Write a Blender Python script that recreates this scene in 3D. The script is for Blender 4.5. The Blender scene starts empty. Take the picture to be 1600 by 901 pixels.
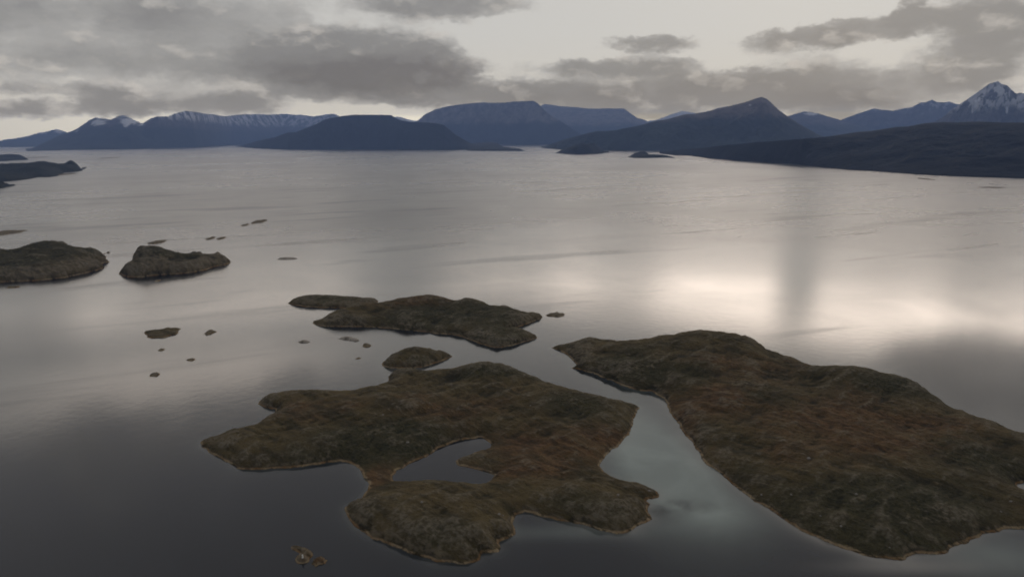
import bpy, math, random
import numpy as np
from mathutils import Matrix

random.seed(4)
scene = bpy.context.scene
C = scene.collection
RAD = math.radians

# ------------------------------------------------------------------ camera
H = 200.0                      # drone height above the sea, metres
F = 1081.0                     # focal length in pixels of a 1600 px wide frame
PITCH, ROLL = RAD(12.3), RAD(0.4)
W0, CY = 1600.0, 450.5
fwd = np.array([0.0, math.cos(PITCH), -math.sin(PITCH)])
rt0 = np.array([1.0, 0.0, 0.0])
up0 = np.array([0.0, math.sin(PITCH), math.cos(PITCH)])
rt = rt0 * math.cos(ROLL) - up0 * math.sin(ROLL)
up = up0 * math.cos(ROLL) + rt0 * math.sin(ROLL)
CAM = np.array([0.0, 0.0, H])

cam_data = bpy.data.cameras.new('camera')
cam_data.sensor_width = 36.0
cam_data.lens = 36.0 * F / W0
cam_data.clip_start = 1.0
cam_data.clip_end = 200000.0
cam = bpy.data.objects.new('camera', cam_data)
C.objects.link(cam)
cam.matrix_world = Matrix(((rt[0], up[0], -fwd[0], 0), (rt[1], up[1], -fwd[1], 0), (rt[2], up[2], -fwd[2], H), (0, 0, 0, 1)))
scene.camera = cam

scene.render.engine = 'CYCLES'
scene.view_settings.view_transform = 'Standard'
scene.view_settings.look = 'None'
scene.view_settings.exposure = 0.22
scene.view_settings.gamma = 1.0
cy = scene.cycles
cy.use_denoising = True
cy.max_bounces = 5
cy.diffuse_bounces = 2
cy.glossy_bounces = 2
cy.volume_bounces = 0
cy.transparent_max_bounces = 4
cy.pixel_filter_type = 'BLACKMAN_HARRIS'
cy.filter_width = 1.9
cy.sample_clamp_indirect = 4.0
cy.caustics_reflective = False
cy.caustics_refractive = False


def ray(px, py):
    d = fwd + rt * ((px - W0 / 2) / F) + up * ((CY - py) / F)
    return d / np.linalg.norm(d)


def at(px, py, z=0.0):
    """world point of height z seen at that pixel of the 1600 px photograph"""
    d = ray(px, py)
    t = (z - H) / d[2]
    return CAM + d * t


def proj(P):
    q = P - CAM
    c = q @ fwd
    return W0 / 2 + F * (q @ rt) / c, CY - F * (q @ up) / c


# ------------------------------------------------------------------ node helpers
def nn(nt, typ, **kw):
    n = nt.nodes.new(typ)
    for k, v in kw.items():
        setattr(n, k, v)
    return n


def setin(nt, n, i, v):
    if isinstance(v, bpy.types.NodeSocket):
        nt.links.new(v, n.inputs[i])
    elif v is not None:
        n.inputs[i].default_value = v


def math_(nt, op, a, b=None, c=None, clamp=False):
    n = nn(nt, 'ShaderNodeMath', operation=op, use_clamp=clamp)
    setin(nt, n, 0, a); setin(nt, n, 1, b); setin(nt, n, 2, c)
    return n.outputs[0]


def vmath(nt, op, a, b=None, c=None):
    n = nn(nt, 'ShaderNodeVectorMath', operation=op)
    setin(nt, n, 0, a); setin(nt, n, 1, b); setin(nt, n, 2, c)
    return n.outputs['Value'] if op in ('DOT_PRODUCT', 'LENGTH') else n.outputs[0]


def maprange(nt, v, a, b, c=0.0, d=1.0, smooth=True):
    n = nn(nt, 'ShaderNodeMapRange', interpolation_type='SMOOTHSTEP' if smooth else 'LINEAR')
    for i, x in enumerate((v, a, b, c, d)):
        setin(nt, n, i, x)
    return n.outputs[0]


def mixc(nt, f, a, b, blend='MIX'):
    n = nn(nt, 'ShaderNodeMix', data_type='RGBA', blend_type=blend)
    setin(nt, n, 0, f); setin(nt, n, 6, a); setin(nt, n, 7, b)
    return n.outputs[2]


def noise(nt, vec, scale, detail=4.0, rough=0.55, dist=0.0):
    n = nn(nt, 'ShaderNodeTexNoise')
    setin(nt, n, 'Vector', vec)
    n.inputs['Scale'].default_value = scale
    n.inputs['Detail'].default_value = detail
    n.inputs['Roughness'].default_value = rough
    n.inputs['Distortion'].default_value = dist
    return n.outputs['Fac']


def rgb(r, g, b):
    return (r, g, b, 1.0)


def srgb(r, g, b):
    f = lambda c: (c / 255 / 12.92) if c / 255 <= 0.04045 else ((c / 255 + 0.055) / 1.055) ** 2.4
    return (f(r), f(g), f(b), 1.0)


HAZE_DENSITY = 4.1e-5
HAZE_COLOR = (0.37, 0.54, 1.0, 1.0)
HTOP, HBOT = 1530.0, -6.0
AIRLIGHT = 0.175                # brightness the haze takes on, per unit albedo

# ------------------------------------------------------------------ sky
SUN_AZ, SUN_EL = RAD(24.0), RAD(22.0)        # ahead and to the right, veiled by cloud
world = bpy.data.worlds.new('World')
scene.world = world
world.use_nodes = True
nt = world.node_tree
nt.nodes.clear()
tc = nn(nt, 'ShaderNodeTexCoord')
dirv = tc.outputs['Generated']
sep = nn(nt, 'ShaderNodeSeparateXYZ'); nt.links.new(dirv, sep.inputs[0])
dx, dy, dz = sep.outputs
sky = nn(nt, 'ShaderNodeTexSky', sky_type='NISHITA')
sky.sun_disc = False
sky.sun_elevation = SUN_EL
sky.sun_rotation = SUN_AZ
sky.air_density = 1.0
sky.dust_density = 2.0

# coordinates in degrees: azimuth (0 = straight ahead, + right), elevation
azi = math_(nt, 'MULTIPLY', math_(nt, 'ARCTAN2', dx, dy), 57.2958)
ele = math_(nt, 'MULTIPLY', math_(nt, 'ARCSINE', dz), 57.2958)
elec = math_(nt, 'MAXIMUM', ele, 0.0)
comb = nn(nt, 'ShaderNodeCombineXYZ'); nt.links.new(azi, comb.inputs[0]); nt.links.new(elec, comb.inputs[1])
ae = comb.outputs[0]
# ragged displacement of every cloud outline
flat = vmath(nt, 'MULTIPLY', ae, (1.0, 1.9, 1.0))
wn = nn(nt, 'ShaderNodeTexNoise'); nt.links.new(flat, wn.inputs['Vector'])
wn.inputs['Scale'].default_value = 0.22; wn.inputs['Detail'].default_value = 6.0; wn.inputs['Roughness'].default_value = 0.62
wv = vmath(nt, 'SUBTRACT', wn.outputs['Color'], (0.5, 0.5, 0.5))
wv = vmath(nt, 'MULTIPLY', wv, (3.6, 1.5, 0.0))
wn2 = nn(nt, 'ShaderNodeTexNoise'); nt.links.new(flat, wn2.inputs['Vector'])
wn2.inputs['Scale'].default_value = 0.95; wn2.inputs['Detail'].default_value = 5.0; wn2.inputs['Roughness'].default_value = 0.6
wv2 = vmath(nt, 'MULTIPLY', vmath(nt, 'SUBTRACT', wn2.outputs['Color'], (0.5, 0.5, 0.5)), (2.6, 1.1, 0.0))
wv = vmath(nt, 'ADD', wv, wv2)
aew = vmath(nt, 'ADD', ae, wv)


def ang(px, py, refl=False):
    d = ray(px, py)
    e = math.degrees(math.asin(d[2]))
    return math.degrees(math.atan2(d[0], d[1])), (-e if refl else e)


PXD = 57.2958 / F


def blob(px, py, sx, sy, w, refl=False, power=1.0, tilt=0.0, vec=None):
    """a cloud; centre and half sizes given in photograph pixels (or its mirror in the sea)"""
    a, e = ang(px, py, refl)
    ex, ey = sx * PXD, sy * PXD
    v = vmath(nt, 'SUBTRACT', vec or aew, (a, e, 0))
    if tilt:
        t = RAD(tilt)
        r = nn(nt, 'ShaderNodeVectorRotate', rotation_type='Z_AXIS'); nt.links.new(v, r.inputs['Vector'])
        r.inputs['Angle'].default_value = -t
        v = r.outputs[0]
    v = vmath(nt, 'MULTIPLY', v, (1 / ex, 1 / ey, 0))
    d = vmath(nt, 'DOT_PRODUCT', v, v)
    if power != 1.0:
        d = math_(nt, 'POWER', d, power)
    return math_(nt, 'MULTIPLY', math_(nt, 'EXPONENT', math_(nt, 'MULTIPLY', d, -1.0)), w)


def total(items):
    s = None
    for it in items:
        s = it if s is None else math_(nt, 'ADD', s, it)
    return s


curl = vmath(nt, 'ADD', flat, vmath(nt, 'MULTIPLY', wv2, (0.7, 1.2, 0.0)))
n_big = noise(nt, curl, 0.17, 5.0, 0.6)
n_fine = noise(nt, curl, 0.25, 6.0, 0.52)
n_up = noise(nt, vmath(nt, 'ADD', curl, (0.4, 1.3, 0.0)), 0.25, 6.0, 0.52)
emb = math_(nt, 'SUBTRACT', n_fine, n_up)          # > 0 on lit upper edges, < 0 on undersides
n_mix = math_(nt, 'ADD', math_(nt, 'MULTIPLY', n_big, 0.45), math_(nt, 'MULTIPLY', n_fine, 0.55))

# mid-grey cloud cover
cover = total([
    blob(60, 50, 400, 66, 0.70),
    blob(230, 108, 330, 30, 0.55),
    blob(150, 20, 300, 30, 0.35),
    blob(590, 100, 150, 46, 1.6, power=2.2),
    blob(450, 95, 110, 40, 0.75),
    blob(700, 8, 135, 21, 1.2, power=1.6),
    blob(340, 0, 200, 30, 0.5),
    blob(1020, 68, 62, 15, 1.4, power=1.8),
    blob(1320, 50, 140, 17, 1.5, power=1.8, tilt=4),
    blob(1420, 15, 16, 30, 0.9, power=1.5),
    blob(1560, 12, 75, 34, 1.3, power=1.5),
    blob(1530, 88, 70, 34, 1.3, power=1.5),
    blob(960, 103, 125, 14, 1.3, power=1.6),
    blob(1260, 92, 60, 26, 0.6),
    blob(1020, 142, 250, 30, 1.15, power=1.6),
    blob(1290, 140, 200, 34, 1.1, power=1.6),
    blob(800, 152, 140, 22, 1.2, power=1.5),
    blob(1000, 174, 260, 18, 1.1, power=1.5),
    blob(1340, 178, 140, 15, 0.9, power=1.5),
    blob(40, 172, 65, 11, 1.1, power=1.5),
    blob(187, 168, 48, 18, 1.3, power=1.6),
    blob(350, 166, 90, 16, 1.2, power=1.6),
    blob(90, 143, 130, 9, 0.6),
    blob(480, 146, 100, 8, 0.7),
    blob(640, 160, 120, 8, 0.7),
    # unseen clouds above the frame, shaped for their reflection in the sea
    blob(-40, 540, 120, 50, 0.9, True),
    blob(1570, 590, 150, 62, 1.6, True, power=1.4),
    blob(450, 600, 45, 26, 0.9, True),
    blob(250, 530, 160, 16, 0.8, True),
    blob(90, 735, 330, 70, 1.3, True, power=1.5),
    blob(690, 735, 150, 40, 1.5, True, power=1.5),
])
gate = math_(nt, 'ADD', math_(nt, 'MINIMUM', cover, 1.25), math_(nt, 'MULTIPLY', math_(nt, 'SUBTRACT', n_mix, 0.5), math_(nt, 'ADD', maprange(nt, ele, 9.5, 12.0, 2.5, 1.0), maprange(nt, ele, 14.0, 17.0, 0.0, 2.2))))
mask = maprange(nt, gate, 0.34, 0.80)
thick = maprange(nt, math_(nt, 'ADD', math_(nt, 'MULTIPLY', gate, 0.6), math_(nt, 'MULTIPLY', cover, 0.4)), 0.50, 1.40)

# the dark undersides
dark = total([
    blob(600, 118, 140, 32, 1.3, power=1.6),
    blob(440, 112, 120, 18, 0.4),
    blob(1350, 150, 110, 16, 0.55),
    blob(900, 150, 160, 16, 0.45),
    blob(1150, 128, 100, 20, 0.35),
    blob(230, 40, 120, 26, 0.25),
    blob(1320, 55, 110, 10, 0.25),
])
dark = math_(nt, 'MULTIPLY', dark, maprange(nt, n_fine, 0.3, 0.55, 0.45, 1.05))

# high thin veil: sunlit front right; glow added above the frame brightens the sea
low = maprange(nt, ele, 1.0, 9.0)
veil = mixc(nt, low, rgb(0.49, 0.46, 0.415), rgb(0.475, 0.465, 0.445))
glow = total([
    blob(1290, 440, 390, 84, 0.85, True, power=1.8),
    blob(850, 421, 1500, 38, 0.58, True, power=1.6, vec=ae),
    blob(1400, 425, 150, 40, 0.5, True),
    blob(390, 414, 160, 13, 1.5, True),
    blob(60, 414, 160, 13, 1.5, True),
    blob(820, 415, 110, 16, 2.4, True),
    blob(300, 585, 220, 40, 0.20, True, power=1.4),
])
dim = total([  # streaks shaped into the added glow to darken strips of sea
    blob(1245, 430, 34, 90, 0.72, True, vec=ae, power=1.6),
    blob(1515, 425, 36, 60, 0.45, True, vec=ae, power=1.6),
    blob(975, 430, 60, 70, 0.45, True, vec=ae, power=1.6),
    blob(620, 430, 85, 60, 0.95, True, vec=ae, power=1.6),
    blob(1350, 462, 100, 26, 0.6, True),
    blob(790, 450, 90, 50, 0.45, True),
    blob(215, 430, 60, 50, 0.4, True),
])
glow = math_(nt, 'MULTIPLY', glow, math_(nt, 'SUBTRACT', 1.0, math_(nt, 'MINIMUM', dim, 1.0)))
elew = math_(nt, 'ADD', ele, math_(nt, 'MULTIPLY', math_(nt, 'SUBTRACT', n_big, 0.5), 16.0))
glow = math_(nt, 'MULTIPLY', glow, maprange(nt, ele, 10.4, 12.2))
veil = mixc(nt, 1.0, veil, mixc(nt, glow, rgb(0, 0, 0), rgb(4.7, 3.93, 3.30)), 'ADD')
lowc = maprange(nt, ele, 0.5, 5.5)
cl_light = mixc(nt, lowc, rgb(0.405, 0.382, 0.360), rgb(0.380, 0.370, 0.357))
cl_dark = mixc(nt, lowc, rgb(0.190, 0.182, 0.186), rgb(0.182, 0.178, 0.179))
cloud = mixc(nt, thick, cl_light, cl_dark)
cloud = mixc(nt, math_(nt, 'MINIMUM', dark, 1.0), cloud, rgb(0.112, 0.106, 0.112))
cloud = mixc(nt, math_(nt, 'MULTIPLY', maprange(nt, emb, 0.0, 0.24, 0.0, 0.6), math_(nt, 'SUBTRACT', 1.0, math_(nt, 'MINIMUM', dark, 0.9))), cloud, rgb(0.52, 0.485, 0.445))
cloud = mixc(nt, maprange(nt, emb, -0.02, -0.20, 0.0, 0.50), cloud, rgb(0.17, 0.165, 0.17))
layer = mixc(nt, math_(nt, 'MULTIPLY', mask, 0.93), veil, cloud)
# behind the drone and overhead: an even grey deck
over = maprange(nt, elew, 17.5, 26.0)
back = maprange(nt, dy, 0.35, -0.3)
deck = mixc(nt, n_big, rgb(0.14, 0.15, 0.17), rgb(0.27, 0.275, 0.29))
band_ = mixc(nt, n_big, rgb(0.085, 0.092, 0.118), rgb(0.205, 0.212, 0.245))  # darker unseen band ahead, shaped to deepen the near water
deck = mixc(nt, math_(nt, 'MAXIMUM', maprange(nt, ele, 42.0, 60.0), back), band_, deck)
layer = mixc(nt, math_(nt, 'MAXIMUM', over, back), layer, deck)
# the world lies beyond the haze box: undo what that air takes from and adds to the low sky
sinE = math_(nt, 'MAXIMUM', dz, 0.012)
tau = math_(nt, 'DIVIDE', HAZE_DENSITY * (HTOP - H), sinE)
gain = math_(nt, 'MINIMUM', math_(nt, 'EXPONENT', tau), 7.0)
lay_g = vmath(nt, 'SCALE', layer); setin(nt, lay_g.node, 'Scale', gain)
air = vmath(nt, 'SCALE', tuple(c * AIRLIGHT for c in HAZE_COLOR[:3])); setin(nt, air.node, 'Scale', math_(nt, 'SUBTRACT', gain, 1.0))
layer = vmath(nt, 'MAXIMUM', vmath(nt, 'SUBTRACT', lay_g, air), (0.02, 0.02, 0.02))
BG = 0.1
lay10 = vmath(nt, 'SCALE', layer)
lay10.node.inputs['Scale'].default_value = 1.0 / BG
fin = mixc(nt, 0.975, sky.outputs[0], lay10)
bg = nn(nt, 'ShaderNodeBackground')
nt.links.new(fin, bg.inputs[0]); bg.inputs[1].default_value = BG
wo = nn(nt, 'ShaderNodeOutputWorld'); nt.links.new(bg.outputs[0], wo.inputs[0])
world.cycles.sampling_method = 'MANUAL'
world.cycles.sample_map_resolution = 512

# ------------------------------------------------------------------ sun behind the overcast
sd_ = bpy.data.lights.new('sun', 'SUN')
sd_.energy = 0.85
sd_.angle = RAD(132.0)
sd_.color = (1.0, 0.92, 0.80)
sun = bpy.data.objects.new('sun', sd_)
C.objects.link(sun)
sv = (math.sin(SUN_AZ) * math.cos(SUN_EL), math.cos(SUN_AZ) * math.cos(SUN_EL), math.sin(SUN_EL))
from mathutils import Vector
sun.rotation_euler = Vector(sv).to_track_quat('Z', 'Y').to_euler()
sun.location = (0, 0, 500)



# ------------------------------------------------------------------ numeric noise
def _hash(ix, iy, seed):
    n = (ix.astype(np.int64) * 374761393 + iy.astype(np.int64) * 668265263 + seed * 144269504088896) & 0xFFFFFFFF
    n = ((n ^ (n >> 13)) * 1274126177) & 0xFFFFFFFF
    return ((n ^ (n >> 16)) & 0xFFFF) / 65535.0


def gnoise(x, y, seed):
    ix, iy = np.floor(x), np.floor(y)
    fx, fy = x - ix, y - iy
    u, v = fx * fx * fx * (fx * (fx * 6 - 15) + 10), fy * fy * fy * (fy * (fy * 6 - 15) + 10)

    def g(ox, oy):
        a = _hash(ix + ox, iy + oy, seed) * 2 * math.pi
        return np.cos(a) * (fx - ox) + np.sin(a) * (fy - oy)
    a = g(0, 0) * (1 - u) + g(1, 0) * u
    b = g(0, 1) * (1 - u) + g(1, 1) * u
    return (a * (1 - v) + b * v) * 1.5


def fbm(x, y, wl, octv, seed, gain=0.5, ridged=False):
    s, a, t = 0.0, 1.0, 0.0
    for o in range(octv):
        f = 2.03 ** o / wl
        n = gnoise(x * f + 17.3 * o, y * f - 9.1 * o, seed + o)
        if ridged:
            n = 1 - 2 * np.abs(n)
        s = s + n * a
        t += a
        a *= gain
    return s / t


# ------------------------------------------------------------------ objects helpers
def mesh_obj(name, verts, faces, mat, origin=(0, 0, 0), attrs=None, smooth=True):
    """verts n x 3 array in world space, faces m x k array"""
    me = bpy.data.meshes.new(name)
    v = np.asarray(verts, dtype=np.float32) - np.asarray(origin, dtype=np.float32)
    f = np.asarray(faces, dtype=np.int32)
    k = f.shape[1]
    me.vertices.add(len(v)); me.vertices.foreach_set('co', v.ravel())
    me.loops.add(f.size); me.loops.foreach_set('vertex_index', f.ravel())
    me.polygons.add(len(f)); me.polygons.foreach_set('loop_start', np.arange(0, f.size, k, dtype=np.int32))
    me.polygons.foreach_set('use_smooth', np.full(len(f), smooth))
    me.update(calc_edges=True)
    for an, arr in (attrs or {}).items():
        at_ = me.attributes.new(an, 'FLOAT_COLOR', 'POINT')
        c = np.ones((len(v), 4), dtype=np.float32); c[:, :arr.shape[1]] = arr
        at_.data.foreach_set('color', c.ravel())
    me.materials.append(mat)
    o = bpy.data.objects.new(name, me)
    o.location = origin
    C.objects.link(o)
    return o


def tag(o, label=None, cat=None, group=None, kind=None):
    if label: o['label'] = label
    if cat: o['category'] = cat
    if group: o['group'] = group
    if kind: o['kind'] = kind
    return o


def smooth_poly(pts, steps=4):
    """closed Catmull-Rom through the points"""
    P = np.asarray(pts, float)
    n = len(P)
    out = []
    for i in range(n):
        a, b, c, d = P[(i - 1) % n], P[i], P[(i + 1) % n], P[(i + 2) % n]
        for s in range(steps):
            t = s / steps
            q = 0.5 * (2 * b + (c - a) * t + (2 * a - 5 * b + 4 * c - d) * t * t + (3 * b - a - 3 * c + d) * t ** 3)
            out.append(0.6 * q + 0.4 * (b + (c - b) * t))
    return np.array(out)


def signed_dist(X, Y, poly):
    """positive inside"""
    x, y = X.ravel(), Y.ravel()
    best = np.full(x.shape, 1e18)
    inside = np.zeros(x.shape, bool)
    n = len(poly)
    for i in range(n):
        ax, ay = poly[i]; bx, by = poly[(i + 1) % n]
        ex, ey = bx - ax, by - ay
        L = ex * ex + ey * ey + 1e-12
        t = np.clip(((x - ax) * ex + (y - ay) * ey) / L, 0, 1)
        d = (x - ax - t * ex) ** 2 + (y - ay - t * ey) ** 2
        np.minimum(best, d, out=best)
        cr = (ay > y) != (by > y)
        if cr.any():
            xs = ax + (y - ay) * ex / (ey if abs(ey) > 1e-12 else 1e-12)
            inside ^= cr & (x < xs)
    d = np.sqrt(best)
    return np.where(inside, d, -d).reshape(X.shape)


# ------------------------------------------------------------------ materials
def new_mat(name):
    m = bpy.data.materials.new(name)
    m.use_nodes = True
    m.node_tree.nodes.clear()
    return m, m.node_tree


def finish(nt, col, rough, bump=None, spec=0.3, strength=0.5, dist=1.0):
    b = nn(nt, 'ShaderNodeBsdfPrincipled')
    setin(nt, b, 'Base Color', col)
    setin(nt, b, 'Roughness', rough)
    b.inputs['Specular IOR Level'].default_value = spec
    if bump is not None:
        bp = nn(nt, 'ShaderNodeBump')
        bp.inputs['Strength'].default_value = strength
        bp.inputs['Distance'].default_value = dist
        nt.links.new(bump, bp.inputs['Height'])
        nt.links.new(bp.outputs[0], b.inputs['Normal'])
    o = nn(nt, 'ShaderNodeOutputMaterial')
    nt.links.new(b.outputs[0], o.inputs[0])
    return b


def heath_material(name, band=0.9, scale=1.0, bare=1.0):
    """moorland over rock: olive and rust heath, dark scrub, bare grey rock, ochre weed along the waterline.
    vertex colour 'cover': r rust, g dark scrub and painted slope shade, b bare rock"""
    m, nt = new_mat(name)
    tc = nn(nt, 'ShaderNodeTexCoord')
    P = tc.outputs['Object']
    s = 1.0 / scale
    at_ = nn(nt, 'ShaderNodeAttribute', attribute_name='cover')
    sp = nn(nt, 'ShaderNodeSeparateColor'); nt.links.new(at_.outputs['Color'], sp.inputs[0])
    geo = nn(nt, 'ShaderNodeNewGeometry')
    nz = nn(nt, 'ShaderNodeSeparateXYZ'); nt.links.new(geo.outputs['Normal'], nz.inputs[0])
    pz = nn(nt, 'ShaderNodeSeparateXYZ'); nt.links.new(P, pz.inputs[0])
    # strata run obliquely across the islands
    r = nn(nt, 'ShaderNodeVectorRotate', rotation_type='Z_AXIS'); nt.links.new(P, r.inputs['Vector'])
    r.inputs['Angle'].default_value = RAD(38)
    Ps = vmath(nt, 'MULTIPLY', r.outputs[0], (0.3, 1.0, 0.6))
    n1 = noise(nt, P, 0.035 * s, 6, 0.62, 0.4)
    n2 = noise(nt, Ps, 0.10 * s, 7, 0.66, 0.3)
    n3 = noise(nt, P, 0.45 * s, 5, 0.65)
    n4 = noise(nt, Ps, 0.28 * s, 6, 0.68)
    n5 = noise(nt, P, 1.3 * s, 3, 0.6)
    n6 = noise(nt, Ps, 0.055 * s, 5, 0.6, 0.8)
    olive = mixc(nt, maprange(nt, n2, 0.38, 0.62), rgb(0.0586, 0.0472, 0.0214), rgb(0.1464, 0.1097, 0.0490))
    rust = mixc(nt, maprange(nt, n4, 0.38, 0.62), rgb(0.0756, 0.0460, 0.0214), rgb(0.1830, 0.1038, 0.0449))
    fr = maprange(nt, math_(nt, 'ADD', math_(nt, 'ADD', sp.outputs[0], math_(nt, 'MULTIPLY', n1, 1.2)), math_(nt, 'MULTIPLY', n2, 1.0)), 1.22, 1.95)
    col = mixc(nt, fr, olive, rust)
    # pale grass and tussocks
    col = mixc(nt, math_(nt, 'MULTIPLY', maprange(nt, n6, 0.50, 0.68), 0.55), col, rgb(0.1647, 0.1156, 0.0530))
    col = mixc(nt, math_(nt, 'MULTIPLY', maprange(nt, n4, 0.56, 0.70), 0.5), col, rgb(0.1891, 0.1416, 0.0714))
    scrub = mixc(nt, maprange(nt, n3, 0.35, 0.65), rgb(0.0244, 0.0260, 0.0122), rgb(0.0756, 0.0708, 0.0337))
    fs = maprange(nt, math_(nt, 'ADD', math_(nt, 'ADD', sp.outputs[1], math_(nt, 'MULTIPLY', n2, 1.1)), math_(nt, 'MULTIPLY', n6, 0.8)), 1.10, 1.45)
    col = mixc(nt, math_(nt, 'MULTIPLY', fs, 0.72), col, scrub)  # scrub tone also carries painted shade of slopes facing the camera
    rock = mixc(nt, maprange(nt, n4, 0.35, 0.62), rgb(0.0671, 0.0555, 0.0367), rgb(0.2684, 0.2183, 0.1479))
    fk = maprange(nt, math_(nt, 'ADD', math_(nt, 'ADD', math_(nt, 'MULTIPLY', sp.outputs[2], 0.75), math_(nt, 'MULTIPLY', n3, 0.55)), math_(nt, 'MULTIPLY', n4, 0.75)), 0.76, 0.94)
    steep = maprange(nt, nz.outputs[2], 0.86, 0.66)
    fk = math_(nt, 'MAXIMUM', fk, math_(nt, 'MULTIPLY', steep, maprange(nt, n4, 0.40, 0.56)))
    col = mixc(nt, math_(nt, 'MULTIPLY', fk, 0.62 * bare), col, rock)
    # speckle of stones and small bushes
    col = mixc(nt, math_(nt, 'MULTIPLY', maprange(nt, n5, 0.60, 0.70), 0.40), col, rgb(0.2074, 0.1770, 0.1224))
    col = mixc(nt, math_(nt, 'MULTIPLY', maprange(nt, n5, 0.42, 0.30), 0.6), col, rgb(0.0122, 0.0130, 0.0061))
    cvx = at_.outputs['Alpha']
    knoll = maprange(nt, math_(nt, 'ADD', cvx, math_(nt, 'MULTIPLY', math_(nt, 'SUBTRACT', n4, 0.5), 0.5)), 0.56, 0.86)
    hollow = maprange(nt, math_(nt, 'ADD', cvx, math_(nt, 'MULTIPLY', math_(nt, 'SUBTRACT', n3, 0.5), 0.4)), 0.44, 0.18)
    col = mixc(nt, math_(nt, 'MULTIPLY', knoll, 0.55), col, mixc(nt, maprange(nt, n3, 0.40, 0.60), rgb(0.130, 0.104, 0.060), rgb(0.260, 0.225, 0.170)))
    col = mixc(nt, math_(nt, 'MULTIPLY', hollow, 0.6), col, rgb(0.024, 0.023, 0.013))  # relief shading put into the ground colour: paler knolls, darker hollows
    # tidal zone: pale stones and ochre weed, black lichen just above the sea
    zz = math_(nt, 'ADD', pz.outputs[2], math_(nt, 'MULTIPLY', math_(nt, 'SUBTRACT', n3, 0.5), band * 1.6))
    fb = maprange(nt, zz, band * 1.15, band * 0.5)
    shore = mixc(nt, maprange(nt, n2, 0.36, 0.62), rgb(0.2440, 0.1357, 0.0510), rgb(0.4148, 0.3186, 0.1938))
    shore = mixc(nt, maprange(nt, n4, 0.5, 0.38), shore, rgb(0.0443, 0.0365, 0.0191))
    col = mixc(nt, math_(nt, 'MULTIPLY', fb, 0.9), col, shore)
    wet = maprange(nt, zz, band * 0.25, band * 0.05)
    col = mixc(nt, math_(nt, 'MULTIPLY', wet, 0.5), col, rgb(0.0282, 0.0243, 0.0145))
    hb = math_(nt, 'ADD', math_(nt, 'MULTIPLY', n3, 1.0), math_(nt, 'MULTIPLY', n4, 1.4))
    finish(nt, col, 0.92, hb, 0.12, 1.0, 3.2 * scale)
    return m


def mountain_material(name, tree_z, snow_z, snow_amt, rocky=1.0, base=(0.022, 0.028, 0.024), hi=(0.105, 0.092, 0.088)):
    """woodland below, bare rock above, snow lying in the high gullies; vertex colour 'cover': r extra snow"""
    m, nt = new_mat(name)
    geo = nn(nt, 'ShaderNodeNewGeometry')
    P = geo.outputs['Position']
    z = nn(nt, 'ShaderNodeSeparateXYZ'); nt.links.new(P, z.inputs[0])
    nz = nn(nt, 'ShaderNodeSeparateXYZ'); nt.links.new(geo.outputs['Normal'], nz.inputs[0])
    at_ = nn(nt, 'ShaderNodeAttribute', attribute_name='cover')
    sp = nn(nt, 'ShaderNodeSeparateColor'); nt.links.new(at_.outputs['Color'], sp.inputs[0])
    n1 = noise(nt, P, 1 / 900.0, 6, 0.6)
    n2 = noise(nt, P, 1 / 220.0, 6, 0.65)
    n3 = noise(nt, P, 1 / 70.0, 4, 0.65)
    Z = z.outputs[2]
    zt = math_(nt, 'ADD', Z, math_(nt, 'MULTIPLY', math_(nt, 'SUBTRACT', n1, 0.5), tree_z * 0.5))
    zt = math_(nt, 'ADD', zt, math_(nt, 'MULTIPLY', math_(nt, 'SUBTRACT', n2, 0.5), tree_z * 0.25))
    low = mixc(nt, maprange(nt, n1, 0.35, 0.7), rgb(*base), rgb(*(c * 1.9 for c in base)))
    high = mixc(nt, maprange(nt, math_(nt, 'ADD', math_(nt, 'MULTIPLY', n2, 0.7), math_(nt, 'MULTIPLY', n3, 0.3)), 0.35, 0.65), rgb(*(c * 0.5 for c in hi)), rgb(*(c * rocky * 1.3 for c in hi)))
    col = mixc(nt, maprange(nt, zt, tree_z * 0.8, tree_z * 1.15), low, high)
    n4 = noise(nt, vmath(nt, 'MULTIPLY', P, (1.0, 1.0, 0.3)), 1 / 150.0, 5, 0.64)
    sz = math_(nt, 'ADD', Z, math_(nt, 'MULTIPLY', math_(nt, 'SUBTRACT', n2, 0.5), snow_z * 0.5))
    g = math_(nt, 'MULTIPLY', maprange(nt, sz, snow_z * 0.9, snow_z * 1.15), maprange(nt, n4, 0.5 - 0.12 * snow_amt + 0.05, 0.5 - 0.12 * snow_amt + 0.13))
    g = math_(nt, 'MULTIPLY', g, min(1.0, snow_amt))
    ex = maprange(nt, math_(nt, 'ADD', sp.outputs[0], math_(nt, 'MULTIPLY', math_(nt, 'SUBTRACT', n4, 0.5), math_(nt, 'MULTIPLY', math_(nt, 'MINIMUM', sp.outputs[0], 0.3), 9.0))), 0.40, 0.62)
    g = math_(nt, 'MAXIMUM', g, ex)
    col = mixc(nt, g, col, rgb(0.70, 0.71, 0.74))
    finish(nt, col, 0.9, n2, 0.1, 0.8, 60.0)
    return m


# ------------------------------------------------------------------ water
WATER_SD = []          # (polygon, is_hole) of everything that breaks the surface near the drone


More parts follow.
